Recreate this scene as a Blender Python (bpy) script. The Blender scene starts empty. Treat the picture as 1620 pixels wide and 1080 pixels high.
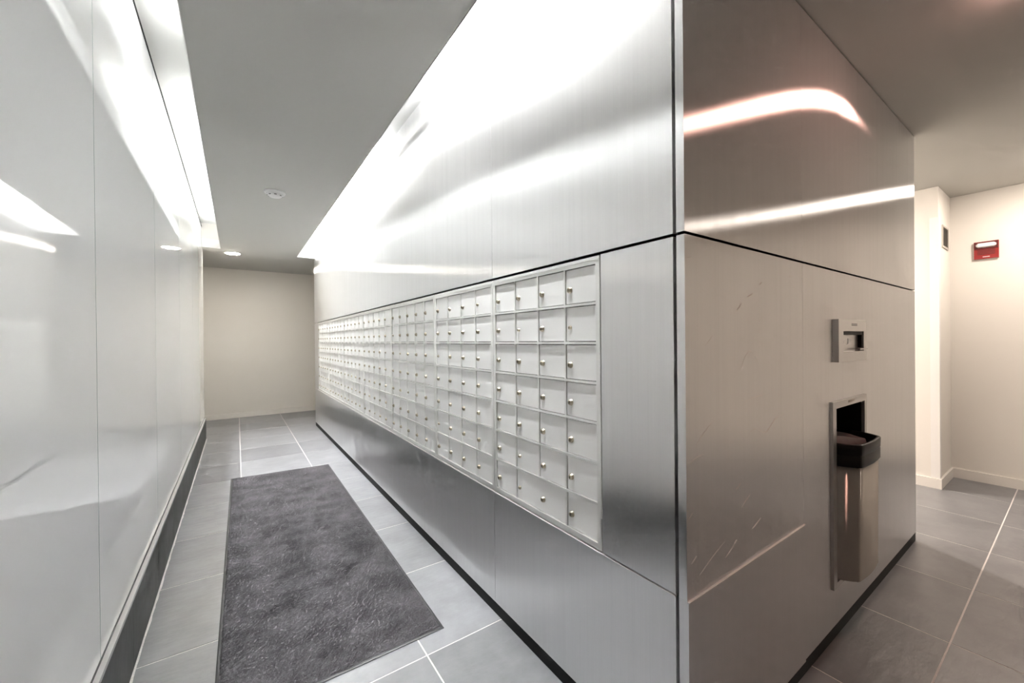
import bpy, bmesh, math, random
from mathutils import Matrix, Vector

random.seed(7)
scene = bpy.context.scene
COL = scene.collection
PI = math.pi

# ------------------------------------------------------------------ camera
CAM_H = 1.30
F_PX, YAW, PITCH, ROLL = 628.83, math.radians(34.707), math.radians(-0.2087), math.radians(-0.544)
cam_data = bpy.data.cameras.new('camera')
cam_data.sensor_fit = 'HORIZONTAL'
cam_data.sensor_width = 36.0
cam_data.lens = 36.0 * F_PX / 1620.0
cam_data.clip_start = 0.02
cam = bpy.data.objects.new('camera', cam_data)
COL.objects.link(cam)
fw = Vector((math.sin(YAW), math.cos(YAW), 0)); rt = Vector((math.cos(YAW), -math.sin(YAW), 0)); up = Vector((0, 0, 1))
f2 = fw * math.cos(PITCH) + up * math.sin(PITCH)
u2 = up * math.cos(PITCH) - fw * math.sin(PITCH)
r3 = rt * math.cos(ROLL) + u2 * math.sin(ROLL)
u3 = u2 * math.cos(ROLL) - rt * math.sin(ROLL)
m = Matrix.Identity(4)
for i in range(3):
    m[i][0] = r3[i]; m[i][1] = u3[i]; m[i][2] = -f2[i]
m[2][3] = CAM_H
cam.matrix_world = m
scene.camera = cam

# ------------------------------------------------------------------ world, exposure, light strengths
world = bpy.data.worlds.new('world'); scene.world = world
world.use_nodes = True
world.node_tree.nodes['Background'].inputs[0].default_value = (0.8, 0.85, 1.0, 1)
world.node_tree.nodes['Background'].inputs[1].default_value = 0.05
vs = scene.view_settings
vs.view_transform = 'Standard'; vs.look = 'None'; vs.gamma = 1.0; vs.use_curve_mapping = False
vs.exposure = 2.82
COVE_LEFT = 10.5       # fluorescent tubes above the glass wall
COVE_RIGHT = 255.0      # fluorescent tubes above the steel wall
DOWN = 31.0            # warm downlights in the lobby
DOWN_SIDE = 124.0       # downlights in the side corridor
DOWN_FAR = 48.0        # downlight at the far end of the mail corridor
C_COOL = (0.98, 0.985, 1.0)
C_WARM = (1.0, 0.54, 0.44)
C_SIDE = (1.0, 0.87, 0.765)
try:
    scene.cycles.max_bounces = 7
    scene.cycles.diffuse_bounces = 4
    scene.cycles.glossy_bounces = 4
    scene.cycles.sample_clamp_indirect = 6.0
    scene.cycles.caustics_reflective = True
    scene.cycles.use_denoising = True
    scene.cycles.blur_glossy = 0.3
    scene.cycles.use_adaptive_sampling = True
    scene.cycles.adaptive_threshold = 0.04
    scene.cycles.adaptive_min_samples = 16
except Exception:
    pass

# ------------------------------------------------------------------ measures
FACE_X = 1.0           # long steel face
FACE_Y = 0.6187        # short steel face
BOX_X1, BOX_Y1 = 3.545, 6.84
Z_KICK, Z_LOW, Z_TOP, Z_CEIL = 0.056, 0.583, 1.590, 2.57
GLASS_X, BASE_X = -0.366, -0.350
WALL_R, WALL_R2, JOG_Y = 5.42, 4.90, 0.71
Y_BACK, Y_FAR = -2.4, 8.38
GLASS_END = 6.776
TILE, TX0, TY0 = 0.612, 0.635, 1.555

# ------------------------------------------------------------------ materials
def new_mat(name):
    mt = bpy.data.materials.new(name); mt.use_nodes = True
    nt = mt.node_tree; nt.nodes.clear()
    out = nt.nodes.new('ShaderNodeOutputMaterial')
    return mt, nt, out

def node(nt, kind, **kw):
    n = nt.nodes.new(kind)
    for k, v in kw.items():
        if k.startswith('i_'):
            key = k[2:].replace('_', ' ')
            n.inputs[key].default_value = v
        else:
            setattr(n, k, v)
    return n

def rgb(*c):
    return (c[0], c[1], c[2], 1.0)

def ramp(nt, fac, stops):
    r = nt.nodes.new('ShaderNodeValToRGB')
    el = r.color_ramp.elements
    while len(el) < len(stops):
        el.new(0.5)
    for e, (p, c) in zip(el, stops):
        e.position = p; e.color = rgb(*c) if len(c) == 3 else c
    nt.links.new(fac, r.inputs[0])
    return r

def pos_scaled(nt, scale, obj_random=False):
    g = nt.nodes.new('ShaderNodeNewGeometry')
    v = nt.nodes.new('ShaderNodeVectorMath'); v.operation = 'MULTIPLY'
    v.inputs[1].default_value = scale
    nt.links.new(g.outputs['Position'], v.inputs[0])
    if obj_random:
        oi = nt.nodes.new('ShaderNodeObjectInfo')
        a = nt.nodes.new('ShaderNodeVectorMath'); a.operation = 'MULTIPLY_ADD'
        a.inputs[1].default_value = (37.0, 53.0, 71.0)
        nt.links.new(oi.outputs['Random'], a.inputs[0])
        nt.links.new(v.outputs[0], a.inputs[2])
        return a.outputs[0]
    return v.outputs[0]

def noise(nt, vec, scale=1.0, detail=4.0, rough=0.55):
    n = nt.nodes.new('ShaderNodeTexNoise')
    n.inputs['Scale'].default_value = scale
    n.inputs['Detail'].default_value = detail
    n.inputs['Roughness'].default_value = rough
    nt.links.new(vec, n.inputs['Vector'])
    return n.outputs['Fac']

def simple(name, color, rough=0.5, metal=0.0, bump=0.0, bscale=60.0, spec=0.5, vary=0.0):
    mt, nt, out = new_mat(name)
    p = nt.nodes.new('ShaderNodeBsdfPrincipled')
    p.inputs['Base Color'].default_value = rgb(*color)
    p.inputs['Roughness'].default_value = rough
    p.inputs['Metallic'].default_value = metal
    p.inputs['Specular IOR Level'].default_value = spec
    if bump or vary:
        f = noise(nt, pos_scaled(nt, (1, 1, 1)), bscale, 5.0)
        if bump:
            b = nt.nodes.new('ShaderNodeBump'); b.inputs['Strength'].default_value = bump; b.inputs['Distance'].default_value = 0.002
            nt.links.new(f, b.inputs['Height']); nt.links.new(b.outputs[0], p.inputs['Normal'])
        if vary:
            r = ramp(nt, f, [(0.3, tuple(c * (1 - vary) for c in color)), (0.7, tuple(min(1, c * (1 + vary)) for c in color))])
            nt.links.new(r.outputs[0], p.inputs['Base Color'])
    nt.links.new(p.outputs[0], out.inputs[0])
    return mt

def emitter(name, color, strength):
    mt, nt, out = new_mat(name)
    e = nt.nodes.new('ShaderNodeEmission')
    e.inputs[0].default_value = rgb(*color); e.inputs[1].default_value = strength
    nt.links.new(e.outputs[0], out.inputs[0])
    return mt

def brushed_steel(name, tint=(0.95, 0.95, 0.95), r=0.335, aniso=0.78, haze=0.13, bright=1.0):
    """vertically brushed stainless: long grooves along z, reflections smeared sideways"""
    mt, nt, out = new_mat(name)
    L = nt.links.new
    streak = noise(nt, pos_scaled(nt, (34, 34, 0.7), True), 1.0, 5.0, 0.6)
    fine = noise(nt, pos_scaled(nt, (420, 420, 2.2), True), 1.0, 3.0, 0.6)
    smud = noise(nt, pos_scaled(nt, (2.6, 2.6, 1.9), True), 1.0, 6.0, 0.62)
    mix1 = node(nt, 'ShaderNodeMath', operation='MULTIPLY_ADD'); mix1.inputs[1].default_value = 0.55
    L(streak, mix1.inputs[0])
    m2 = node(nt, 'ShaderNodeMath', operation='MULTIPLY'); m2.inputs[1].default_value = 0.45
    L(fine, m2.inputs[0]); L(m2.outputs[0], mix1.inputs[2])
    cr = ramp(nt, mix1.outputs[0], [(0.25, tuple(c * 0.945 * bright for c in tint)), (0.75, tuple(min(1, c * 1.04 * bright) for c in tint))])
    rr = node(nt, 'ShaderNodeMapRange'); rr.inputs['From Min'].default_value = 0.3; rr.inputs['From Max'].default_value = 0.7
    rr.inputs['To Min'].default_value = r * 0.90; rr.inputs['To Max'].default_value = r * 1.12
    L(smud, rr.inputs['Value'])
    tan = node(nt, 'ShaderNodeCombineXYZ'); tan.inputs[2].default_value = 1.0
    g1 = node(nt, 'ShaderNodeBsdfAnisotropic'); g1.distribution = 'BECKMANN'
    g1.inputs['Anisotropy'].default_value = aniso
    L(cr.outputs[0], g1.inputs['Color']); L(rr.outputs[0], g1.inputs['Roughness']); L(tan.outputs[0], g1.inputs['Tangent'])
    g2 = node(nt, 'ShaderNodeBsdfAnisotropic'); g2.distribution = 'GGX'
    g2.inputs['Roughness'].default_value = 0.75; g2.inputs['Anisotropy'].default_value = 0.0
    L(cr.outputs[0], g2.inputs['Color']); L(tan.outputs[0], g2.inputs['Tangent'])
    mx = nt.nodes.new('ShaderNodeMixShader'); mx.inputs[0].default_value = haze
    L(g1.outputs[0], mx.inputs[1]); L(g2.outputs[0], mx.inputs[2])
    d = nt.nodes.new('ShaderNodeBsdfDiffuse'); d.inputs[0].default_value = rgb(0.66, 0.655, 0.645)
    mx2 = nt.nodes.new('ShaderNodeMixShader'); mx2.inputs[0].default_value = 0.03
    L(mx.outputs[0], mx2.inputs[1]); L(d.outputs[0], mx2.inputs[2])
    L(mx2.outputs[0], out.inputs[0])
    return mt

def slate(name, c0, c1, rough=0.34, bump=0.5, scale=5.0, spec=0.95):
    mt, nt, out = new_mat(name)
    L = nt.links.new
    v = pos_scaled(nt, (1, 1, 1), True)
    n1 = noise(nt, v, scale, 8.0, 0.62)
    vs_ = pos_scaled(nt, (1.0, 2.6, 1.0), True)
    n2 = noise(nt, vs_, scale * 2.4, 3.0, 0.5)
    p = nt.nodes.new('ShaderNodeBsdfPrincipled')
    cr = ramp(nt, n1, [(0.12, c0), (0.88, c1)])
    p.inputs['Specular IOR Level'].default_value = spec
    oi = nt.nodes.new('ShaderNodeObjectInfo')
    hv = nt.nodes.new('ShaderNodeHueSaturation')
    mr = node(nt, 'ShaderNodeMapRange'); mr.inputs['To Min'].default_value = 0.82; mr.inputs['To Max'].default_value = 1.18
    L(oi.outputs['Random'], mr.inputs['Value']); L(mr.outputs[0], hv.inputs['Value']); L(cr.outputs[0], hv.inputs['Color'])
    L(hv.outputs[0], p.inputs['Base Color'])
    rr = node(nt, 'ShaderNodeMapRange'); rr.inputs['To Min'].default_value = max(0.29, rough - 0.1); rr.inputs['To Max'].default_value = rough + 0.12
    L(n1, rr.inputs['Value']); L(rr.outputs[0], p.inputs['Roughness'])
    b = nt.nodes.new('ShaderNodeBump'); b.inputs['Strength'].default_value = bump; b.inputs['Distance'].default_value = 0.004
    L(n2, b.inputs['Height']); L(b.outputs[0], p.inputs['Normal'])
    L(p.outputs[0], out.inputs[0])
    return mt

M = {}
M['steel'] = brushed_steel('brushed_steel')
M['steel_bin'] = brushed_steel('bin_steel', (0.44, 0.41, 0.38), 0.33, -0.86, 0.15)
M['steel_edge'] = simple('steel_edge', (0.56, 0.55, 0.54), 0.34, 1.0)
M['highlight_paint'] = simple('painted_edge_highlight', (0.86, 0.84, 0.82), 0.45, 0.2)  # pale colour standing in for the highlight on panel top edges
M['scratch'] = simple('scratched_steel', (0.95, 0.92, 0.90), 0.8, 0.0)
M['black'] = simple('black_gap', (0.004, 0.004, 0.004), 0.7, spec=0.1)
M['kick'] = simple('black_kick_plate', (0.008, 0.008, 0.008), 0.5, spec=0.15)
M['mail'] = simple('mailbox_aluminium', (0.90, 0.90, 0.88), 0.42, 0.05)
M['mail_frame'] = simple('mailbox_frame_aluminium', (0.84, 0.84, 0.81), 0.30, 0.45)
M['nickel'] = simple('lock_nickel', (0.48, 0.43, 0.33), 0.3, 1.0)
M['keyhole'] = simple('keyhole_dark', (0.02, 0.018, 0.015), 0.5)
M['glass'] = simple('back_painted_glass', (0.83, 0.845, 0.845), 0.025, 0.0, spec=0.62)
M['glass_edge'] = simple('glass_edge_green', (0.22, 0.33, 0.30), 0.1)
M['aluminium'] = simple('ledge_aluminium', (0.66, 0.65, 0.64), 0.35, 0.6)
M['slate'] = slate('slate_tile', (0.125, 0.128, 0.135), (0.28, 0.285, 0.297), 0.30, 0.6)
M['slate_base'] = slate('slate_base', (0.006, 0.0065, 0.007), (0.020, 0.020, 0.021), 0.36, 0.15, 5.0, 0.3)
M['grout'] = simple('grout', (0.72, 0.69, 0.67), 0.9, 0.0, 0.3, 220.0, 0.2, 0.15)
M['ceiling'] = simple('ceiling_paint', (0.53, 0.525, 0.495), 0.9, 0.0, 0.05, 160.0, 0.2)
M['cove'] = simple('cove_white_paint', (0.88, 0.88, 0.86), 0.8, 0.0, spec=0.2)
M['cream'] = simple('cream_wall_paint', (0.78, 0.755, 0.705), 0.85, 0.0, 0.05, 140.0, 0.25)
M['white_paint'] = simple('white_trim_paint', (0.80, 0.775, 0.73), 0.5)
M['white_plastic'] = simple('white_plastic', (0.82, 0.81, 0.79), 0.4)
M['rubber'] = simple('black_rubber', (0.02, 0.021, 0.022), 0.5)
M['plastic_black'] = simple('black_plastic', (0.005, 0.0045, 0.0045), 0.38, spec=0.25)
M['bag'] = simple('bin_liner_film', (0.30, 0.25, 0.25), 0.3)
M['red'] = simple('red_alarm_plastic', (0.30, 0.018, 0.016), 0.4)
M['dark_red'] = simple('dark_red_alarm_plastic', (0.10, 0.012, 0.012), 0.45)
M['lens'] = simple('clear_lens', (0.86, 0.86, 0.86), 0.12)
M['grille'] = simple('grille_paint', (0.50, 0.47, 0.42), 0.6)
M['tube_left'] = emitter('lit_tube_left', C_COOL, COVE_LEFT)
M['tube_right'] = emitter('lit_tube_right', C_COOL, COVE_RIGHT)
M['added_blades'] = simple('grey_light_blocker', (0.12, 0.12, 0.12), 0.6)  # for the added blades that cut off tube light
M['tube_off'] = simple('unlit_tube', (0.85, 0.85, 0.84), 0.3)
M['lamp_warm'] = emitter('warm_lamp_lens', C_WARM, DOWN)
M['lamp_side'] = emitter('side_lamp_lens', C_SIDE, DOWN_SIDE)
M['lamp_lobby'] = emitter('lobby_lamp_lens', C_SIDE, DOWN_SIDE * 0.27)
M['lamp_far'] = emitter('far_lamp_lens', (1.0, 0.92, 0.80), DOWN_FAR)

def carpet():
    mt, nt, out = new_mat('carpet_mat')
    L = nt.links.new
    n1 = noise(nt, pos_scaled(nt, (1, 1, 1)), 5.5, 7.0, 0.6)
    n2 = noise(nt, pos_scaled(nt, (1, 1, 1)), 260.0, 2.0, 0.6)
    a = node(nt, 'ShaderNodeMath', operation='MULTIPLY_ADD'); a.inputs[1].default_value = 0.45
    L(n2, a.inputs[0])
    b = node(nt, 'ShaderNodeMath', operation='MULTIPLY'); b.inputs[1].default_value = 0.62
    L(n1, b.inputs[0]); L(b.outputs[0], a.inputs[2])
    cr = ramp(nt, a.outputs[0], [(0.38, (0.012, 0.0115, 0.0125)), (0.66, (0.082, 0.077, 0.082))])
    p = nt.nodes.new('ShaderNodeBsdfPrincipled')
    p.inputs['Roughness'].default_value = 1.0; p.inputs['Specular IOR Level'].default_value = 0.1
    p.inputs['Sheen Weight'].default_value = 0.06; p.inputs['Sheen Roughness'].default_value = 0.6
    L(cr.outputs[0], p.inputs['Base Color'])
    bp = nt.nodes.new('ShaderNodeBump'); bp.inputs['Strength'].default_value = 0.7; bp.inputs['Distance'].default_value = 0.003
    L(n2, bp.inputs['Height']); L(bp.outputs[0], p.inputs['Normal'])
    L(p.outputs[0], out.inputs[0])
    return mt
M['carpet'] = carpet()

# ------------------------------------------------------------------ mesh helpers
def add_box(bm, x0, y0, z0, x1, y1, z1, mi=0):
    vs_ = [bm.verts.new(c) for c in ((x0, y0, z0), (x1, y0, z0), (x1, y1, z0), (x0, y1, z0),
                                     (x0, y0, z1), (x1, y0, z1), (x1, y1, z1), (x0, y1, z1))]
    fs = []
    for idx in ((0, 3, 2, 1), (4, 5, 6, 7), (0, 1, 5, 4), (1, 2, 6, 5), (2, 3, 7, 6), (3, 0, 4, 7)):
        f = bm.faces.new([vs_[i] for i in idx]); f.material_index = mi; fs.append(f)
    return vs_, fs

def add_cyl(bm, center, axis, r0, r1, h, seg=20, mi=0, cap0=True, cap1=True):
    """a frustum from center along axis"""
    axis = Vector(axis).normalized()
    a = axis.orthogonal().normalized(); b = axis.cross(a)
    c = Vector(center)
    ring0, ring1 = [], []
    for k in range(seg):
        t = 2 * PI * k / seg
        d = a * math.cos(t) + b * math.sin(t)
        ring0.append(bm.verts.new(c + d * r0)); ring1.append(bm.verts.new(c + axis * h + d * r1))
    for k in range(seg):
        f = bm.faces.new((ring0[k], ring0[(k + 1) % seg], ring1[(k + 1) % seg], ring1[k])); f.material_index = mi; f.smooth = True
    if cap0:
        f = bm.faces.new(list(reversed(ring0))); f.material_index = mi
    if cap1:
        f = bm.faces.new(ring1); f.material_index = mi
    return ring0, ring1

def add_lathe(bm, center, axis, profile, seg=28, mi=0):
    """profile: list of (radius, height along axis); closed at both ends when radius is 0"""
    axis = Vector(axis).normalized(); a = axis.orthogonal().normalized(); b = axis.cross(a); c = Vector(center)
    rings = []
    for (r, h) in profile:
        if r < 1e-6:
            rings.append([bm.verts.new(c + axis * h)])
        else:
            rings.append([bm.verts.new(c + axis * h + (a * math.cos(2 * PI * k / seg) + b * math.sin(2 * PI * k / seg)) * r) for k in range(seg)])
    for r0, r1 in zip(rings, rings[1:]):
        for k in range(seg):
            if len(r0) == 1 and len(r1) == 1:
                continue
            if len(r0) == 1:
                f = bm.faces.new((r0[0], r1[(k + 1) % seg], r1[k]))
            elif len(r1) == 1:
                f = bm.faces.new((r0[k], r0[(k + 1) % seg], r1[0]))
            else:
                f = bm.faces.new((r0[k], r0[(k + 1) % seg], r1[(k + 1) % seg], r1[k]))
            f.material_index = mi; f.smooth = True

def bevel(bm, w, seg=1):
    es = [e for e in bm.edges if len(e.link_faces) == 2 and e.calc_face_angle(0) > 0.6]
    bmesh.ops.bevel(bm, geom=es, offset=w, segments=seg, profile=0.5, affect='EDGES')

def mesh_of(name, bm, mats):
    bmesh.ops.recalc_face_normals(bm, faces=bm.faces[:])
    me = bpy.data.meshes.new(name)
    bm.to_mesh(me); bm.free()
    for mt in (mats if isinstance(mats, (list, tuple)) else [mats]):
        me.materials.append(M[mt] if isinstance(mt, str) else mt)
    return me

def link(name, me, parent=None, loc=None):
    o = bpy.data.objects.new(name, me); COL.objects.link(o)
    if parent is not None:
        o.parent = parent
    if loc is not None:
        o.location = loc
    return o

def obj(name, bm, mats, parent=None, loc=None):
    return link(name, mesh_of(name, bm, mats), parent, loc)

def box_obj(name, dims, mat, parent=None, bev=0.0, seg=1):
    bm = bmesh.new(); add_box(bm, *dims)
    if bev:
        bevel(bm, bev, seg)
    return obj(name, bm, mat, parent)

def thing(name, label, cat, loc=(0, 0, 0), group=None):
    o = bpy.data.objects.new(name, None); COL.objects.link(o)
    o.empty_display_size = 0.1; o.location = loc
    return tag(o, label, cat, group)

def tag(o, label, cat, group=None):
    o['label'] = label; o['category'] = cat
    if group:
        o['group'] = group
    return o

def struct(o, label=None, cat=None):
    o['kind'] = 'structure'
    if label:
        o['label'] = label
    if cat:
        o['category'] = cat
    return o

def boxes(name, lst, mat, parent=None, bev=0.0):
    bm = bmesh.new()
    for b in lst:
        add_box(bm, *b)
    if bev:
        bevel(bm, bev)
    return obj(name, bm, mat, parent)

# ================================================================== THE SETTING
# ---- floor: grout bed and one object for each tile
floor = struct(box_obj('floor', (-2.3, Y_BACK - 0.2, -0.06, WALL_R + 0.2, Y_FAR + 0.2, -0.0012), 'grout'),
               'dark slate tile floor with pale grout joints', 'floor')
bm = bmesh.new(); hg = TILE / 2 - 0.0032
add_box(bm, -hg, -hg, -0.012, hg, hg, 0.0); bevel(bm, 0.0009)
tile_me = mesh_of('tile', bm, 'slate')
def tile_needed(x0, y0, x1, y1):
    if x0 > FACE_X and x1 < BOX_X1 and y0 > FACE_Y and y1 < BOX_Y1:
        return False                                    # wholly under the steel core
    if x1 < BASE_X and y1 < GLASS_END:
        return False                                    # behind the glass wall
    if x0 > WALL_R2 and y0 > JOG_Y:
        return False
    return x1 > -2.0 and x0 < WALL_R and y1 > Y_BACK and y0 < Y_FAR
for i in range(-6, 10):
    for j in range(-8, 13):
        x0 = TX0 + TILE * i; y0 = TY0 + TILE * j
        if tile_needed(x0, y0, x0 + TILE, y0 + TILE):
            t = link('tile', tile_me, floor, (x0 + TILE / 2, y0 + TILE / 2, random.uniform(-0.0003, 0.0)))

# ---- ceiling with the two light coves
LS0, LS1 = GLASS_X, -0.165           # left slot in x
RS0, RS1 = 0.748, FACE_X             # right slot in x
L_END, R_END, L_BEG, R_BEG = 6.63, 6.69, 0.45, 0.66
ZC, ZT = Z_CEIL, 2.68
LCAV1, RCAV0, ZCAV = 0.03, 0.52, 2.885
cl = []
def cz(x0, y0, x1, y1): cl.append((x0, y0, ZC, x1, y1, ZT))
cz(LS1, Y_BACK, RS0, Y_FAR)                               # strip between the slots
cz(-2.2, L_END, LS1, Y_FAR); cz(-0.6, Y_BACK, LS1, L_BEG)
cz(RS0, R_END, WALL_R + 0.1, Y_FAR); cz(RS0, Y_BACK, WALL_R + 0.1, R_BEG)
cz(BOX_X1 - 0.3, R_BEG, WALL_R + 0.1, R_END)
bm = bmesh.new()
for b in cl:
    add_box(bm, *b)
ceiling = struct(obj('ceiling', bm, 'ceiling'), 'pale grey painted ceiling with two long light slots', 'ceiling')
box_obj('cove_lid', (-0.56, L_BEG - 0.05, ZCAV, LCAV1 + 0.03, L_END + 0.05, ZCAV + 0.03), 'cove', ceiling)
box_obj('cove_side', (LCAV1, L_BEG - 0.05, ZT, LCAV1 + 0.03, L_END + 0.05, ZCAV), 'cove', ceiling)
box_obj('cove_end', (-0.56, L_END, ZC + 0.001, LCAV1, L_END + 0.03, ZCAV), 'cream', ceiling)
box_obj('cove_end', (-0.56, L_BEG - 0.03, ZT, LCAV1, L_BEG, ZCAV), 'cove', ceiling)
box_obj('cove_lid', (RCAV0 - 0.03, R_BEG - 0.05, ZCAV, FACE_X + 0.2, R_END + 0.05, ZCAV + 0.03), 'cove', ceiling)
box_obj('cove_side', (RCAV0 - 0.03, R_BEG - 0.05, ZT, RCAV0, R_END + 0.05, ZCAV), 'cove', ceiling)
box_obj('cove_end', (RCAV0, R_END, ZC + 0.001, FACE_X + 0.2, R_END + 0.03, ZCAV), 'cream', ceiling)
box_obj('cove_end', (RCAV0, R_BEG - 0.03, ZT, FACE_X + 0.02, R_BEG, ZCAV), 'cove', ceiling)
# thin white bead along the lips of the slots
box_obj('slot_bead', (LS1 - 0.004, L_BEG, ZC - 0.003, LS1, L_END, ZT), 'cove', ceiling)
box_obj('slot_bead', (RS0, R_BEG, ZC - 0.003, RS0 + 0.004, R_END, ZT), 'cove', ceiling)
box_obj('slot_bead', (LS0 + 0.002, L_END - 0.004, ZC - 0.003, LS1, L_END, ZT), 'cove', ceiling)
box_obj('slot_bead', (RS0, R_END - 0.004, ZC - 0.003, RS1 - 0.002, R_END, ZT), 'cove', ceiling)

# ---- painted walls
wall_far = struct(box_obj('wall_far', (-2.2, Y_FAR, -0.05, WALL_R2 + 0.15, Y_FAR + 0.15, Z_CEIL), 'cream'), 'cream painted wall at the end of the mail corridor', 'wall')
wall_right = struct(box_obj('wall_right', (WALL_R, Y_BACK, -0.05, WALL_R + 0.15, JOG_Y + 0.15, Z_CEIL), 'cream'), 'cream painted lobby wall carrying the fire alarm', 'wall')
wall_jog = struct(box_obj('wall_corner', (WALL_R2, JOG_Y, -0.05, WALL_R + 0.15, Y_FAR + 0.15, Z_CEIL), 'cream'), 'cream wall projecting beyond the steel core', 'wall')
wall_back = struct(box_obj('wall_back', (-0.6, Y_BACK - 0.15, -0.05, WALL_R + 0.15, Y_BACK, Z_CEIL), 'cream'), 'cream wall behind the lobby', 'wall')
wall_niche = struct(box_obj('wall_niche', (-2.2, GLASS_END - 0.16, -0.05, -2.0, Y_FAR, Z_CEIL), 'cream'), 'cream wall closing the far niche', 'wall')
def baseboard(name, x0, y0, x1, y1, lbl):
    o = box_obj(name, (x0, y0, 0.0005, x1, y1, 0.085), 'white_paint', None, 0.004)
    return struct(o, lbl, 'baseboard')
baseboard('baseboard_far', -2.0, Y_FAR - 0.014, WALL_R2 - 0.014, Y_FAR, 'white baseboard under the far cream wall')
baseboard('baseboard_right', WALL_R - 0.014, Y_BACK, WALL_R, JOG_Y - 0.014, 'white baseboard under the wall with the fire alarm')
baseboard('baseboard_corner', WALL_R2 - 0.014, JOG_Y - 0.014, WALL_R2, Y_FAR - 0.014, 'white baseboard on the projecting corner wall')
baseboard('baseboard_return', WALL_R2, JOG_Y - 0.014, WALL_R, JOG_Y, 'short white baseboard on the wall return below the vent')
baseboard('baseboard_back', BASE_X, Y_BACK, WALL_R - 0.014, Y_BACK + 0.014, 'white baseboard on the back wall')
bm = bmesh.new()
add_box(bm, WALL_R2 - 0.004, JOG_Y - 0.004, 0.086, WALL_R2, JOG_Y + 0.052, 2.31)
add_box(bm, WALL_R2, JOG_Y - 0.004, 0.086, WALL_R2 + 0.052, JOG_Y, 2.31)
struct(obj('trim_2', bm, 'white_plastic'), 'white plastic corner guard on the projecting wall', 'trim')

# ---- left wall: panels of back-painted glass above a slate base
wall_left = struct(boxes('wall_left', [(-0.56, Y_BACK, -0.05, GLASS_X - 0.014, GLASS_END - 0.004, ZCAV - 0.03),
                                       (-2.0, GLASS_END - 0.16, -0.05, -0.56, GLASS_END - 0.004, Z_CEIL)], 'cream'),
                   'wall of pale grey-green back-painted glass panels above a slate base', 'wall')
bm = bmesh.new(); add_box(bm, GLASS_X - 0.0138, Y_BACK, 0.27, GLASS_X - 0.010, GLASS_END - 0.006, ZCAV - 0.034)
obj('joint_backing', bm, 'black', wall_left)
PW = 1.1265
gy = 1.789 - PW * 4
while gy < GLASS_END - 0.05:
    a = max(gy, Y_BACK) + 0.0018; b = min(gy + PW, GLASS_END) - 0.0018
    bm = bmesh.new()
    vv, fs = add_box(bm, GLASS_X - 0.010, a, 0.297, GLASS_X, b, 2.826)
    for q in (0, 1, 2, 4):
        fs[q].material_index = 1                        # polished green edges
    obj('glass_panel', bm, ['glass', 'glass_edge'], wall_left)
    gy += PW
box_obj('glass_gasket', (GLASS_X - 0.010, Y_BACK, 2.826, GLASS_X + 0.002, GLASS_END - 0.006, 2.846), 'black', wall_left)
ledge = struct(boxes('trim_1', [(GLASS_X - 0.012, Y_BACK, 0.272, BASE_X + 0.001, GLASS_END, 0.287)], 'aluminium', None, 0.002), 'thin pale metal ledge running under the glass panels', 'trim')
box_obj('glass_gasket', (GLASS_X - 0.009, Y_BACK, 0.287, GLASS_X + 0.001, GLASS_END, 0.298), 'rubber', ledge)
base = struct(box_obj('baseboard_left', (GLASS_X - 0.012, Y_BACK, -0.003, BASE_X - 0.004, GLASS_END, 0.272), 'grout'), 'tall dark slate baseboard under the glass wall', 'baseboard')
jj = TY0 - 7 * TILE
while jj < GLASS_END:
    a = max(jj, Y_BACK) + 0.0008; b = min(jj + TILE, GLASS_END) - 0.0008
    if b - a > 0.02:
        box_obj('base_tile', (BASE_X - 0.004, a, 0.0045, BASE_X, b, 0.2715), 'slate_base', base, 0.0008)
    jj += TILE
# uneven grout bead where the base meets the floor
bm = bmesh.new(); prev = None
n = 260
for k in range(n + 1):
    y = Y_BACK + (GLASS_END - Y_BACK) * k / n
    w = 0.006 + 0.005 * random.random() * random.random()
    cur = [bm.verts.new(c) for c in ((BASE_X, y, 0.0045), (BASE_X + w, y, 0.0016), (BASE_X + w, y, -0.001))]
    if prev:
        for q in range(2):
            bm.faces.new((prev[q], prev[q + 1], cur[q + 1], cur[q]))
    prev = cur
obj('grout_bead', bm, 'grout', base)

# ---- the steel-clad core
CZ = ZCAV - 0.03
core = struct(boxes('wall_core', [
    (FACE_X + 0.035, 0.86, 0.0, BOX_X1 - 0.03, BOX_Y1 - 0.03, CZ - 0.3),
    (FACE_X + 0.035, 0.66, 0.0, BOX_X1 - 0.03, 0.86, 0.21),
    (FACE_X + 0.035, 0.66, 1.05, BOX_X1 - 0.03, 0.86, Z_CEIL - 0.002),
    (FACE_X + 0.035, 0.66, 0.21, 2.03, 0.86, 1.05),
    (2.53, 0.66, 0.21, BOX_X1 - 0.03, 0.86, 1.05),
    (FACE_X + 0.035, 0.66, Z_CEIL - 0.002, FACE_X + 0.14, BOX_Y1 - 0.2, CZ)], 'black'),
    'large core wall clad in vertically brushed stainless steel panels', 'wall')
G = 0.0045
XB = FACE_X + 0.025                  # back of the long-face panels
def steel(dims, bev=0.0016, name='steel_panel'):
    return box_obj(name, dims, 'steel', core, bev, 2)
YL0 = 0.6535
MY0, MY1 = 0.926, 6.505              # mailboxes from .. to
# long face: upper row
ups = [YL0, 1.603, 4.02, BOX_Y1]
for a, b in zip(ups, ups[1:]):
    steel((FACE_X, a + (0 if a == YL0 else 0.0012), Z_TOP + 0.002, XB, b - 0.0012, CZ))
# lower row
for a, b in zip(ups, ups[1:]):
    steel((FACE_X, a + (0 if a == YL0 else 0.0012), Z_KICK, XB, b - 0.0012, Z_LOW - 0.005), 0.003)
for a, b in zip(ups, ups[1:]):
    box_obj('edge_highlight', (FACE_X - 0.0006, a + 0.0014, Z_LOW - 0.0052, XB, b - 0.0014, Z_LOW - 0.0026), 'highlight_paint', core)  # highlight along the lower panels' top edge, painted as a pale strip
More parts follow.
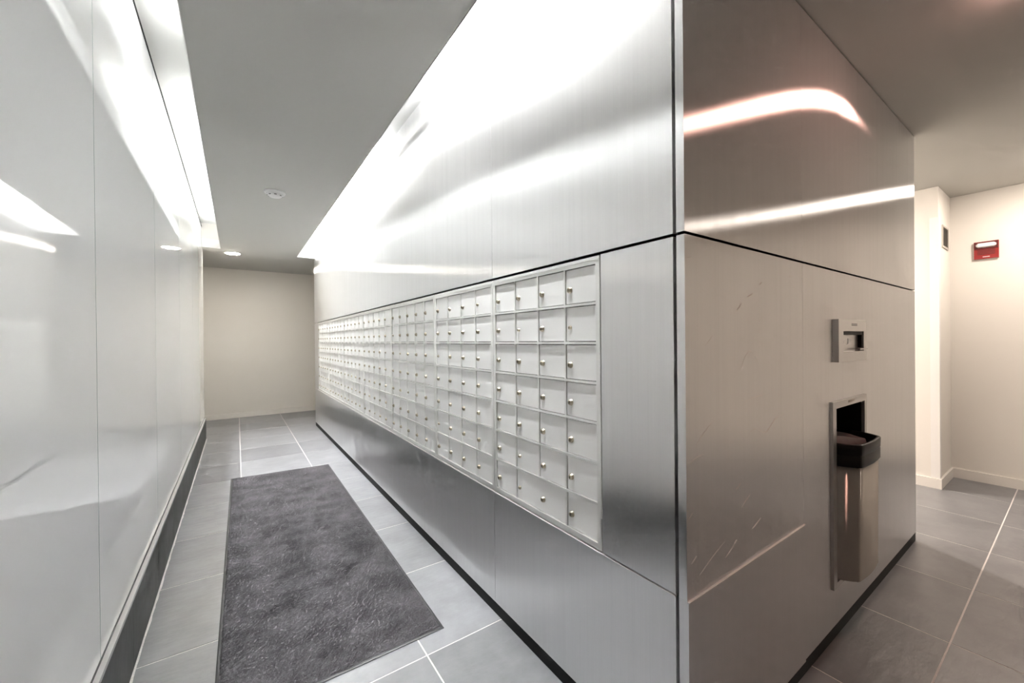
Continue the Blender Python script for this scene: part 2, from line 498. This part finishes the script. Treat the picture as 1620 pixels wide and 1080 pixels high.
# fillers at both ends of the mailbox band
steel((FACE_X, YL0, Z_LOW + 0.003, XB, MY0 - 0.005, Z_TOP - 0.007))
steel((FACE_X, MY1 + 0.005, Z_LOW + 0.003, XB, BOX_Y1, Z_TOP - 0.007))
# short face
SB = FACE_Y + 0.0245
XJ = 1.7855
def short(x0, x1, z0, z1):
    return steel((x0, FACE_Y, z0, x1, SB, z1))
short(FACE_X, XJ - 0.0006, Z_TOP + 0.002, Z_CEIL - 0.004)
short(XJ + 0.0006, BOX_X1, Z_TOP + 0.002, Z_CEIL - 0.004)
steel((FACE_X, FACE_Y, Z_LOW, XJ - 0.0006, SB, Z_TOP - 0.006), 0.0014)
steel((FACE_X, FACE_Y - 0.0040, Z_KICK, XJ - 0.0006, SB, Z_LOW - 0.0005), 0.0026)
box_obj('edge_highlight', (FACE_X, FACE_Y - 0.0062, Z_LOW - 0.0040, XJ - 0.0006, FACE_Y - 0.0002, Z_LOW - 0.0001), 'highlight_paint', core)  # pale strip painted in as the seam's highlight
# right-hand panel with the opening for the waste receptacle
OX0, OX1, OZ0, OZ1 = 2.085, 2.485, 0.245, 1.000
bm = bmesh.new()
px = [XJ + 0.0006, OX0, OX1, BOX_X1]; pz = [Z_KICK, OZ0, OZ1, Z_TOP - 0.006]
def grid_plate(bm, px, pz, y0, y1, hole):
    fv = {}
    for i, x in enumerate(px):
        for k, z in enumerate(pz):
            fv[i, k, 0] = bm.verts.new((x, y0, z)); fv[i, k, 1] = bm.verts.new((x, y1, z))
    nx, nz = len(px) - 1, len(pz) - 1
    solid = lambda i, k: 0 <= i < nx and 0 <= k < nz and (i, k) not in hole
    for i in range(nx):
        for k in range(nz):
            if not solid(i, k):
                continue
            bm.faces.new((fv[i, k, 0], fv[i + 1, k, 0], fv[i + 1, k + 1, 0], fv[i, k + 1, 0]))
            bm.faces.new((fv[i, k, 1], fv[i, k + 1, 1], fv[i + 1, k + 1, 1], fv[i + 1, k, 1]))
            if not solid(i - 1, k): bm.faces.new((fv[i, k, 0], fv[i, k + 1, 0], fv[i, k + 1, 1], fv[i, k, 1]))
            if not solid(i + 1, k): bm.faces.new((fv[i + 1, k, 0], fv[i + 1, k, 1], fv[i + 1, k + 1, 1], fv[i + 1, k + 1, 0]))
            if not solid(i, k - 1): bm.faces.new((fv[i, k, 0], fv[i, k, 1], fv[i + 1, k, 1], fv[i + 1, k, 0]))
            if not solid(i, k + 1): bm.faces.new((fv[i, k + 1, 0], fv[i + 1, k + 1, 0], fv[i + 1, k + 1, 1], fv[i, k + 1, 1]))
grid_plate(bm, px, pz, FACE_Y, SB, {(1, 1)})
obj('steel_panel', bm, 'steel', core)
# far and right sides
for a, b in ((FACE_X, 2.2), (2.2, BOX_X1)):
    steel((a + 0.03, BOX_Y1 - 0.0245, Z_KICK, b, BOX_Y1, Z_CEIL - 0.004))
for a, b in ((SB + 0.004, 2.6), (2.6, 4.7), (4.7, BOX_Y1 - 0.03)):
    steel((BOX_X1 - 0.025, a, Z_KICK, BOX_X1, b - 0.002, Z_CEIL - 0.004))
# kick plates (black)
box_obj('kick_plate', (FACE_X + 0.002, FACE_Y + 0.014, 0.0005, FACE_X + 0.03, BOX_Y1 - 0.002, Z_KICK - 0.001), 'kick', core)
box_obj('kick_plate', (FACE_X + 0.002, FACE_Y + 0.002, 0.0005, BOX_X1 - 0.002, FACE_Y + 0.014, Z_KICK - 0.001), 'kick', core)
box_obj('kick_plate', (BOX_X1 - 0.03, FACE_Y + 0.014, 0.0005, BOX_X1 - 0.002, BOX_Y1 - 0.002, Z_KICK - 0.001), 'kick', core)
box_obj('kick_plate', (FACE_X + 0.03, BOX_Y1 - 0.03, 0.0005, BOX_X1 - 0.03, BOX_Y1 - 0.002, Z_KICK - 0.001), 'kick', core)
# fine scratches in the lower left panel of the short face: shallow slivers on the steel
bm = bmesh.new()
def scratch(pts, w=0.0009):
    vs0 = []
    for k, (x, z) in enumerate(pts):
        q = min(k, len(pts) - 1 - k) / max(1, (len(pts) - 1) / 2)
        ww = w * 1.5 * (0.25 + 0.75 * min(1, q * 1.6))
        vs0.append((bm.verts.new((x, FACE_Y - 0.0002, z + ww)), bm.verts.new((x, FACE_Y - 0.0002 - ww * 1.2, z - ww * 0.6))))
    for (a, b), (c, d) in zip(vs0, vs0[1:]):
        bm.faces.new((a, b, d, c))
def seg(x0, z0, x1, z1, bow=0.0, w=0.0009, n=8):
    scratch([(x0 + (x1 - x0) * t / n, z0 + (z1 - z0) * t / n + bow * math.sin(PI * t / n)) for t in range(n + 1)], w)
seg(1.28, 1.385, 1.31, 1.41, 0, .0012); seg(1.345, 1.43, 1.385, 1.445, 0, .0012); seg(1.43, 1.475, 1.45, 1.487)
seg(1.30, 1.20, 1.42, 1.215, 0.05, .0006); seg(1.33, 1.10, 1.47, 1.11, 0.0, .0006)
scratch([(1.35 + 0.26 * t / 14, 0.99 + 0.012 * math.sin(t * 0.75) + (0.05 * (t / 14) ** 4)) for t in range(15)], .0009)
seg(1.045, 1.00, 1.13, 1.055, .004, .0006); seg(1.01, 0.955, 1.09, 0.97, .006, .0007); seg(1.005, 0.805, 1.03, 0.82, 0, .0008)
seg(1.265, 0.83, 1.30, 0.845, 0, .0009); seg(1.30, 0.765, 1.36, 0.795, 0.003, .0009); seg(1.06, 0.545 + .09, 1.20, 0.69, .004, .0006)
seg(1.20, 0.55 + .09, 1.255, 0.665, 0, .0009); seg(1.25, 0.665, 1.27, 0.675, 0, .001); seg(1.37, 0.68, 1.43, 0.70, 0, .0009); seg(1.02, 0.68, 1.045, 0.695)
seg(1.10, 1.28, 1.14, 1.31, 0, .0006); seg(1.005, 1.52, 1.03, 1.523); seg(1.17, 1.868, 1.215, 1.872, 0.004, .0008)
seg(1.66, 1.52, 1.70, 1.525, .002, .0005)
scr = obj('scratch_marks', bm, 'scratch', core); scr['kind'] = 'stuff'

# ================================================================== MAILBOXES
def lock_mesh(name, r, h):
    """nickel cylinder lock, axis along -x, with a bevelled face and a keyhole"""
    bm = bmesh.new()
    add_lathe(bm, (0, 0, 0), (-1, 0, 0), [(r * 1.18, 0), (r * 1.18, h * 0.22), (r, h * 0.30), (r, h * 0.80), (r * 0.82, h), (0, h)], 14)
    add_box(bm, -h - 0.0006, -r * 0.16, -r * 0.5, -h + 0.002, r * 0.16, r * 0.5, 1)
    return mesh_of(name, bm, ['nickel', 'keyhole'])
LOCK = lock_mesh('lock', 0.0098, 0.0105)
STUD = lock_mesh('stud', 0.0068, 0.0085)
ROWS = 7
UZ0, UZ1 = Z_LOW + 0.004, Z_TOP - 0.008
FR = 0.0185                         # outer frame width
DIV = 0.0085                        # divider width
FX, DX = FACE_X + 0.0015, FACE_X + 0.0065
door_cache = {}
def door_mesh(w, h):
    key = (round(w, 5), round(h, 5))
    if key not in door_cache:
        bm = bmesh.new(); add_box(bm, 0, -w / 2, -h / 2, 0.012, w / 2, h / 2); bevel(bm, 0.0011)
        door_cache[key] = mesh_of('door', bm, 'mail')
    return door_cache[key]
def unit(y0, y1, cols, label, wide=None):
    root = thing('mailbox_unit', label, 'mailboxes', (FACE_X, (y0 + y1) / 2, UZ0), 'mailbox units set in the steel wall')
    oy = (y0 + y1) / 2
    y0 += 0.0016; y1 -= 0.0016
    cw = (y1 - y0 - 2 * FR - (cols - 1) * DIV) / cols
    top = 0.026; bot = 0.021
    rh = (UZ1 - UZ0 - top - bot - (ROWS - 1) * DIV) / ROWS
    bm = bmesh.new()
    def fb(ya, za, yb, zb, xf=FX, xb=FACE_X + 0.03):
        add_box(bm, xf - FACE_X, ya - oy, za - UZ0, xb - FACE_X, yb - oy, zb - UZ0)
    fb(y0, UZ0, y0 + FR, UZ1); fb(y1 - FR, UZ0, y1, UZ1)
    fb(y0 + FR, UZ1 - top, y1 - FR, UZ1); fb(y0 + FR, UZ0, y1 - FR, UZ0 + bot)
    bevel(bm, 0.0014)
    obj('frame', bm, 'mail_frame', root)
    # a second, finer bead along the head of the frame
    bm = bmesh.new(); fb(y0 + 0.004, UZ1 - 0.012, y1 - 0.004, UZ1 - 0.006, FX - 0.0016, FX)
    obj('frame_bead', bm, 'mail_frame', root)
    bm = bmesh.new(); fb(y0 + FR, UZ0 + bot, y1 - FR, UZ1 - top, FACE_X + 0.022, FACE_X + 0.028)
    obj('back_plate', bm, 'black', root)
    for r in range(1, ROWS):
        bm = bmesh.new(); z = UZ0 + bot + r * (rh + DIV) - DIV
        fb(y0 + FR, z, y1 - FR, z + DIV, FX + 0.0006, FACE_X + 0.021); bevel(bm, 0.001)
        obj('rail', bm, 'mail_frame', root)
    for c in range(1, cols):
        ys = y0 + FR + c * (cw + DIV) - DIV
        zlow = UZ0 + bot
        if wide and c == wide[1]:
            zlow = UZ0 + bot + rh + DIV
        bm = bmesh.new(); fb(ys, zlow, ys + DIV, UZ1 - top, FX + 0.0022, FACE_X + 0.021); bevel(bm, 0.001)
        obj('divider', bm, 'mail_frame', root)
    g = 0.0030
    for r in range(ROWS):
        zc = UZ0 + bot + r * (rh + DIV) + rh / 2
        for c in range(cols):
            yc = y0 + FR + c * (cw + DIV) + cw / 2
            w = cw
            if wide and r == 0 and c == wide[0]:
                w = cw * 2 + DIV; yc = yc + (cw + DIV) / 2
            elif wide and r == 0 and c == wide[1]:
                continue
            d = link('door', door_mesh(w - 2 * g, rh - 2 * g), root, (DX - FACE_X + random.uniform(-.0004, .0006), yc - oy, zc - UZ0))
            d.rotation_euler = (0, 0, random.uniform(-.002, .002))
            small = random.random() < 0.07
            if wide and r == 0 and c == wide[0]:
                s1 = link('lock', LOCK, d, (0.0005, 0.010 + cw / 2 - (cw + DIV) / 2 + (-cw / 2 + cw / 2) - 0.0, -0.012))
                s1.location.y = -(cw + DIV) / 2 + cw / 2 - 0.020
                link('stud', STUD, d, (0.0005, (cw + DIV) / 2 + cw / 2 - 0.022, -0.012))
            else:
                k = link('lock', STUD if small else LOCK, d, (0.0005, w / 2 - 0.0235, -0.012))
                k.rotation_euler = (random.choice([0, 0, 0, 0.3, -0.4]), 0, 0)
    return root
bounds = [MY0, 1.6035, 2.280, 3.125, 3.970, 4.815, 5.660, MY1]
colsn = [4, 4, 5, 5, 5, 5, 5]
labels = [
    'four-column bank of mailboxes nearest the corner, with one double-width door in the bottom row',
    'four-column bank of mailboxes with all doors alike, second from the corner',
    'five-column bank of mailboxes, third bank from the steel corner',
    'five-column bank of mailboxes, fourth bank from the steel corner, middle of the seven',
    'five-column bank of mailboxes, third bank from the far end of the row',
    'five-column bank of mailboxes, last but one towards the far cream wall',
    'farthest bank of mailboxes, at the far end of the row by the cream wall']
for k in range(7):
    unit(bounds[k], bounds[k + 1], colsn[k], labels[k], (1, 2) if k == 0 else None)

# ================================================================== WASTE RECEPTACLE, BIN, DISPENSER
rec = thing('waste_receptacle', 'recessed stainless waste receptacle frame with dark opening in the brown-lit steel face', 'receptacle', (2.285, FACE_Y, 0.23))
def rel(b, o):
    return (b[0] - o[0], b[1] - o[1], b[2] - o[2], b[3] - o[0], b[4] - o[1], b[5] - o[2])
ro = (2.285, FACE_Y, 0.23)
bm = bmesh.new()
fx0, fx1, fz0, fz1 = 2.058, 2.506, 0.230, 1.024
grid_plate(bm, [fx0 - ro[0], OX0 + 0.012 - ro[0], OX1 - 0.008 - ro[0], fx1 - ro[0]], [fz0 - ro[2], OZ0 + 0.008 - ro[2], OZ1 - 0.006 - ro[2], fz1 - ro[2]], -0.013, -0.0004, {(1, 1)})
bevel(bm, 0.0025)
obj('frame', bm, 'steel_edge', rec)
t = 0.002
bm = bmesh.new()
hx0, hx1, hz0, hz1, hy1 = OX0 + 0.004, OX1 - 0.004, OZ0 + 0.004, OZ1 - 0.004, 0.80
for b in ((hx0, FACE_Y + .001, hz0, hx0 + t, hy1, hz1), (hx1 - t, FACE_Y + .001, hz0, hx1, hy1, hz1),
          (hx0, FACE_Y + .001, hz1 - t, hx1, hy1, hz1), (hx0, FACE_Y + .001, hz0, hx1, hy1, hz0 + t), (hx0, hy1 - t, hz0, hx1, hy1, hz1)):
    add_box(bm, *rel(b, ro))
obj('housing', bm, 'plastic_black', rec)
bm = bmesh.new(); add_cyl(bm, (2.13 - ro[0], hy1 - 0.003 - ro[1], 0.955 - ro[2]), (0, -1, 0), 0.006, 0.004, 0.004, 12)
obj('screw', bm, 'steel_edge', rec)
box_obj('name_plate', rel((2.25, FACE_Y - 0.0142, 1.006, 2.33, FACE_Y - 0.0128, 1.017), ro), 'grille', rec)

# bin: rounded-front steel can leaning out of the opening
bo = (2.29, 0.64, 0.251)
wb = thing('waste_bin', 'slim brushed steel waste bin with black rim standing in the wall receptacle', 'bin', bo)
def bin_outline(x0, x1, yf, yb, inset=0.0):
    """plan of the can: flat back, splayed and slightly bowed sides, tight front corners, bowed front"""
    half = []
    ys, cx = 0.640, 0.047                    # where the side starts to splay, how far the corner is drawn in
    c0 = Vector((x1, ys)); c1 = Vector((x1 - cx, yf))
    nrm = Vector((c0.y - c1.y, -(c0.x - c1.x))).normalized()
    half.append((x1, yb))
    for k in range(7):
        t_ = k / 7.0
        p_ = c0.lerp(c1, t_) + nrm * 0.009 * math.sin(PI * min(1, t_ * 1.05))
        half.append((p_.x, p_.y))
    rad = 0.008
    half += [(c1.x + 0.004, yf + 0.006), (c1.x + 0.0005, yf + 0.0012), (c1.x - 0.006, yf - 0.0012)]
    xm = (x0 + x1) / 2
    for k in range(1, 5):
        t_ = k / 5.0
        half.append((c1.x - 0.006 + (xm - c1.x + 0.006) * t_, yf - 0.0012 - 0.007 * math.sin(PI / 2 * t_)))
    mirror = [(2 * xm - x, y) for x, y in reversed(half)]
    return half + [(xm, yf - 0.0084)] + mirror
def loft(bm, sections, cap_bottom=True, cap_top=True, mi=0):
    rings = []
    for pts, z in sections:
        rings.append([bm.verts.new((x - bo[0], y - bo[1], z - bo[2])) for x, y in pts])
    n_ = len(rings[0])
    for r0, r1 in zip(rings, rings[1:]):
        for k in range(n_):
            f = bm.faces.new((r0[k], r0[(k + 1) % n_], r1[(k + 1) % n_], r1[k])); f.smooth = True; f.material_index = mi
    if cap_bottom: bm.faces.new(rings[0])
    if cap_top: bm.faces.new(list(reversed(rings[-1])))
    return rings
BX0, BX1 = 2.118, 2.470
bm = bmesh.new()
def lean(z):                                             # the can leans slightly forward at the top
    return 0.548 - 0.006 * (z - 0.25)
o0 = lambda z, d=0.0: bin_outline(BX0 + d, BX1 - d, lean(z) + d, 0.735 - d)
loft(bm, [(o0(.2515, .008), .2515), (o0(.258, .0015), .258), (o0(.262), .262), (o0(.5), .5), (o0(.752), .752)], True, True)
for f in bm.faces:
    f.smooth = len(f.verts) == 4
obj('body', bm, 'steel_bin', wb)
# rim collar: hollow
bm = bmesh.new()
rr_ = lambda z, d: bin_outline(BX0 - .006 + d, BX1 + .006 - d, lean(z) - .006 + d, 0.740 - d)
rim = [(rr_(.745, 0.001), .745), (rr_(.749, 0), .749), (rr_(.792, 0), .792), (rr_(.794, .0018), .794), (rr_(.796, .0018), .796), (rr_(.798, 0), .798), (rr_(.838, -0.001), .838), (rr_(.843, .002), .843), (rr_(.842, .010), .842), (rr_(.80, .014), .80), (rr_(.757, .016), .757)]
loft(bm, rim, False, False)
obj('rim', bm, 'plastic_black', wb)
# sloping liner flap seen inside the mouth
bm = bmesh.new()
for (p0, p1, zt, zb) in (((2.16, 0.665), (2.35, 0.575), .856, .775), ((2.40, 0.70), (2.455, 0.60), .838, .78)):
    n_ = 6
    a = Vector((p0[0], p0[1], 0)); b = Vector((p1[0], p1[1], 0)); nn = (b - a).cross(Vector((0, 0, 1))).normalized() * 0.0035
    prev = None
    for k in range(n_ + 1):
        s = k / n_
        c = a.lerp(b, s); zt_ = zt - 0.018 * s + 0.004 * math.sin(5 * s)
        ring = [bm.verts.new(Vector((q.x - bo[0], q.y - bo[1], z - bo[2]))) for q, z in ((c + nn, zt_), (c + nn * 6, zb), (c + nn * 5, zb), (c - nn, zt_))]
        if prev:
            for i in range(4):
                bm.faces.new((prev[i], prev[(i + 1) % 4], ring[(i + 1) % 4], ring[i]))
        else:
            bm.faces.new(ring)
        prev = ring
    bm.faces.new(list(reversed(prev)))
obj('liner_flap', bm, 'bag', wb)

# paper dispenser panel above
do = (2.275, FACE_Y, 1.19)
dp = thing('dispenser', 'small square steel dispenser panel with recessed pocket above the waste bin', 'dispenser', do)
bm = bmesh.new()
dx0, dx1, dz0, dz1 = 2.092, 2.462, 1.192, 1.376
px_ = [dx0, 2.150, 2.425, dx1]; pz_ = [dz0, 1.235, 1.325, dz1]
grid_plate(bm, [v - do[0] for v in px_], [v - do[2] for v in pz_], -0.024, -0.0006, {(1, 1)})
bevel(bm, 0.003, 2)
obj('cover', bm, 'steel_edge', dp)
box_obj('pocket', rel((2.150, FACE_Y - 0.006, 1.235, 2.425, FACE_Y - 0.0035, 1.325), do), 'steel_edge', dp)
box_obj('pocket_shadow', rel((2.152, FACE_Y - 0.0215, 1.309, 2.423, FACE_Y - 0.007, 1.324), do), 'kick', dp)  # black bar painted in as shadow under the pocket's top edge
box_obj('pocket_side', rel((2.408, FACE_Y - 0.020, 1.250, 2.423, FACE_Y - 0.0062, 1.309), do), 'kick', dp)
box_obj('lip', rel((2.335, FACE_Y - 0.034, 1.241, 2.440, FACE_Y - 0.0244, 1.2465), do), 'steel_edge', dp, 0.0015)
for z in (1.3515, 1.3575):
    box_obj('emblem_dash', rel((2.255, FACE_Y - 0.0248, z - 0.0014, 2.330, FACE_Y - 0.0236, z + 0.0014), do), 'kick', dp)  # two dark dashes standing for emblem text
# raised pictograms on the pocket plate: a hand over a sheet, and a small box
bm = bmesh.new()
for b in ((2.160, 1.266, 2.238, 1.2695), (2.168, 1.276, 2.190, 1.280), (2.186, 1.2805, 2.214, 1.2845), (2.208, 1.276, 2.236, 1.2805), (2.176, 1.288, 2.222, 1.2915)):
    add_box(bm, *rel((b[0], FACE_Y - 0.0085, b[1], b[2], FACE_Y - 0.0058, b[3]), do))
for b in ((2.256, 1.266, 2.356, 1.2685), (2.268, 1.2685, 2.316, 1.292)):
    add_box(bm, *rel((b[0], FACE_Y - 0.008, b[1], b[2], FACE_Y - 0.0058, b[3]), do))
obj('pictogram', bm, 'lens', dp)

# ================================================================== FLOOR MAT
mat = thing('floor_mat', 'dark charcoal runner mat with thin rubber edge on the slate floor', 'mat', (0.35, 3.1, 0.0))
cs = [(-0.083, 1.660), (0.758, 1.656), (0.787, 4.575), (-0.058, 4.640)]
def mq(u, v):
    a = Vector(cs[0]).lerp(Vector(cs[1]), u); b = Vector(cs[3]).lerp(Vector(cs[2]), u)
    return a.lerp(b, v) - Vector((0.35, 3.1))
bm = bmesh.new()
ring_def = [(0.0, 0.0006), (0.0, 0.003), (0.004, 0.0048), (0.011, 0.0048), (0.012, 0.002)]
rings = []
for d, z in ring_def:
    du, dv = d / 0.845, d / 2.95
    rings.append([bm.verts.new((*mq(u, v), z)) for u, v in ((du, dv), (1 - du, dv), (1 - du, 1 - dv), (du, 1 - dv))])
for r0, r1 in zip(rings, rings[1:]):
    for k in range(4):
        bm.faces.new((r0[k], r0[(k + 1) % 4], r1[(k + 1) % 4], r1[k]))
bm.faces.new(rings[0]); 
obj('rubber_edge', bm, 'rubber', mat)
NU, NV = 120, 400
verts, faces = [], []
for j in range(NV + 1):
    for i in range(NU + 1):
        e = min(i, NU - i, j, NV - j)
        u = i / NU; v = j / NV
        du, dv = 0.0105 / 0.845, 0.0105 / 2.95
        uu = du + u * (1 - 2 * du) + (random.uniform(-.25, .25) / NU if e else random.uniform(-.12, .12) / NU)
        vv_ = dv + v * (1 - 2 * dv) + (random.uniform(-.25, .25) / NV if e else random.uniform(-.12, .12) / NV)
        q = mq(uu, vv_)
        verts.append((q.x, q.y, (0.0062 + random.uniform(0, 0.0032)) if e else 0.0042))
for j in range(NV):
    for i in range(NU):
        a = j * (NU + 1) + i
        faces.append((a, a + 1, a + NU + 2, a + NU + 1))
me = bpy.data.meshes.new('pile'); me.from_pydata(verts, [], faces); me.materials.append(M['carpet'])
pile = link('pile', me, mat); pile['kind'] = 'stuff'

# ================================================================== LIGHTS
def tube(x, z, y0, y1, mat_key, label, group, added_blades=False):
    root = thing('fluorescent_tube', label, 'light', (x, (y0 + y1) / 2, z), group)
    h = (y1 - y0) / 2
    bm = bmesh.new(); add_cyl(bm, (0, -h + 0.02, 0), (0, 1, 0), 0.008, 0.008, 2 * h - 0.04, 10)
    obj('glass_tube', bm, mat_key, root)
    for s in (-1, 1):
        bm = bmesh.new(); add_cyl(bm, (0, s * h, 0), (0, -s, 0), 0.0085, 0.0085, 0.02, 10)
        obj('end_cap', bm, 'aluminium', root)
    # holder: a batten channel on the cove lid
    bm = bmesh.new(); add_box(bm, -0.02, -h, 0.03, 0.02, h, ZCAV - z - 0.0005)
    obj('batten', bm, 'white_plastic', root)
    for s in (-1, 1):
        bm = bmesh.new(); add_box(bm, -0.012, s * (h - 0.002) - 0.006, -0.012, 0.012, s * (h - 0.002) + 0.006, 0.0305)
        obj('socket', bm, 'white_plastic', root)
    if added_blades:                                            # added, unseen cross blades keep tube light off the upper steel
        bm = bmesh.new(); n_ = int(2 * h / 0.045)
        for k in range(n_ + 1):
            yy = -h + 2 * h * k / n_
            add_box(bm, -0.028, yy - 0.0006, -0.066, 0.026, yy + 0.0006, -0.014)
        add_box(bm, -0.0295, -h, -0.066, -0.028, h, -0.014)
        obj('added_blades', bm, 'added_blades', root)
    return root
gl, gr = 'tubes in the slot above the glass wall', 'tubes in the slot above the steel wall'
lx, lz, rx, rz = -0.062, 2.79, 0.828, 2.815
for (y0, y1, on, where) in ((0.65, 1.25, True, 'short lit fluorescent tube above glass wall, at the near end of the slot'),
                            (1.3, 2.5, True, 'lit full-length fluorescent tube above glass wall, nearest in view'),
                            (2.55, 3.15, False, 'short unlit fluorescent tube above glass wall between lit ones'),
                            (3.2, 4.4, True, 'lit fluorescent tube above glass wall past the unlit one'),
                            (4.45, 5.65, True, 'lit fluorescent tube above glass wall, last full length'),
                            (5.7, 6.3, True, 'short lit fluorescent tube above the far end of the glass wall')):
    tube(lx, lz, y0, y1, 'tube_left' if on else 'tube_off', where, gl)
for (y0, y1, on, where) in ((1.0, 2.2, True, 'lit fluorescent tube above steel wall, nearest the corner'),
                            (2.25, 3.25, False, 'unlit fluorescent tube above steel wall between lit ones'),
                            (3.3, 4.5, True, 'lit fluorescent tube above steel wall past the unlit one'),
                            (4.55, 5.75, True, 'lit fluorescent tube above steel wall, last full length'),
                            (5.8, 6.35, True, 'short lit fluorescent tube above the far end of the steel wall')):
    tube(rx, rz, y0, y1, 'tube_right' if on else 'tube_off', where, gr, True)

def downlight(x, y, r, mat_key, label, drop=0.028):
    root = thing('ceiling_light', label, 'light', (x, y, Z_CEIL), 'round ceiling downlights')
    bm = bmesh.new()
    add_lathe(bm, (0, 0, 0), (0, 0, -1), [(r * 1.25, -0.0005), (r * 1.25, 0.003), (r * 1.18, 0.006), (r * 1.02, 0.006), (r, 0.0005)], 32)
    obj('trim_ring', bm, 'white_plastic', root)
    bm = bmesh.new()
    add_lathe(bm, (0, 0, 0), (0, 0, -1), [(r * 0.99, 0.0008), (r * 0.93, drop * 0.55), (r * 0.6, drop * 0.9), (0, drop)], 32)
    obj('lens', bm, mat_key, root)
    return root
downlight(2.30, 0.10, 0.055, 'lamp_warm', 'round warm downlight in the lobby ceiling above the waste bin', 0.020)
downlight(4.73, 0.04, 0.105, 'lamp_lobby', 'round downlight in the lobby ceiling near the fire alarm wall', 0.020)
downlight(4.25, 2.0, 0.085, 'lamp_side', 'round downlight in the side corridor behind the steel core, nearer one')
downlight(4.25, 4.6, 0.085, 'lamp_side', 'round downlight in the side corridor behind the steel core, farther one')
downlight(-0.035, 6.895, 0.085, 'lamp_far', 'round white ceiling light past the end of the glass-side slot', 0.016)

# ================================================================== SMALL FITTINGS
sm = thing('smoke_detector', 'white round smoke detector on the mail corridor ceiling', 'smoke detector', (0.278, 3.905, Z_CEIL))
bm = bmesh.new(); add_lathe(bm, (0, 0, 0), (0, 0, -1), [(0.078, -0.0004), (0.080, 0.006), (0.076, 0.014), (0.062, 0.018)], 32)
obj('base', bm, 'white_plastic', sm)
bm = bmesh.new(); add_lathe(bm, (0, 0, 0), (0, 0, -1), [(0.060, 0.016), (0.058, 0.026), (0.044, 0.040), (0.030, 0.044), (0, 0.045)], 32)
obj('dome', bm, 'white_plastic', sm)
bm = bmesh.new()
for k in range(8):
    a = 2 * PI * k / 8
    c, s = math.cos(a), math.sin(a)
    v = [bm.verts.new((c * r - s * w, s * r + c * w, z)) for r, w, z in ((0.0572, -0.010, -0.0300), (0.0572, 0.010, -0.0300), (0.0535, 0.009, -0.0345), (0.0535, -0.009, -0.0345))]
    bm.faces.new(v)
bmesh.ops.solidify(bm, geom=bm.faces[:], thickness=0.0012)
obj('vent_slots', bm, 'kick', sm)

# fire alarm
fo = (WALL_R, 0.495, 1.975)
fa = thing('fire_alarm', 'red fire alarm strobe with white lens on the cream wall', 'fire alarm', fo)
def frel(x0, y0, z0, x1, y1, z1):
    return (x0 - fo[0], y0 - fo[1], z0 - fo[2], x1 - fo[0], y1 - fo[1], z1 - fo[2])
box_obj('back_box', frel(WALL_R - 0.022, 0.425, 1.975, WALL_R - 0.0003, 0.565, 2.125), 'red', fa, 0.004)
box_obj('upper_plate', frel(WALL_R - 0.030, 0.429, 2.062, WALL_R - 0.0215, 0.561, 2.121), 'dark_red', fa, 0.003)
bm = bmesh.new()
sec = []
for y, hh, dd in ((0.437, 0.008, 0.004), (0.450, 0.020, 0.016), (0.540, 0.020, 0.016), (0.553, 0.008, 0.004)):
    sec.append([bm.verts.new((WALL_R - 0.0298 - d_ - fo[0], y - fo[1], 2.092 + z_ - fo[2])) for d_, z_ in ((0, -hh), (dd, -hh * 0.6), (dd, hh * 0.6), (0, hh))])
for a, b in zip(sec, sec[1:]):
    for k in range(3):
        bm.faces.new((a[k], a[k + 1], b[k + 1], b[k]))
    bm.faces.new((a[3], a[0], b[0], b[3]))
bm.faces.new(sec[0]); bm.faces.new(list(reversed(sec[-1])))
obj('strobe_lens', bm, 'lens', fa)
bm = bmesh.new()
for k in range(4):
    z = 2.050 - 0.012 * k
    add_box(bm, *frel(WALL_R - 0.0235, 0.445, z - 0.003, WALL_R - 0.0215, 0.545, z + 0.003))
obj('sounder_slots', bm, 'dark_red', fa)
box_obj('marking', frel(WALL_R - 0.0232, 0.475, 1.988, WALL_R - 0.0218, 0.515, 1.994), 'lens', fa)

# air grille on the return
vo = (5.16, JOG_Y, 2.07)
vg = thing('air_vent', 'small grey slatted air vent high on the cream wall return', 'vent', vo)
bm = bmesh.new()
grid_plate(bm, [-0.13, -0.112, 0.112, 0.13], [0, 0.015, 0.18, 0.195], -0.008, -0.0004, {(1, 1)})
obj('frame', bm, 'grille', vg)
bm = bmesh.new(); add_box(bm, -0.112, -0.0012, 0.015, 0.112, -0.0004, 0.18)
obj('backing', bm, 'kick', vg)
bm = bmesh.new()
vv = [bm.verts.new(c) for c in ((-0.112, -0.0075, 0), (0.112, -0.0075, 0), (0.112, -0.0015, 0.011), (-0.112, -0.0015, 0.011))]
bm.faces.new(vv); bmesh.ops.solidify(bm, geom=bm.faces[:], thickness=0.0012)
slat = mesh_of('slat', bm, 'grille')
for k in range(11):
    link('slat', slat, vg, (0, 0, 0.017 + k * 0.0147))
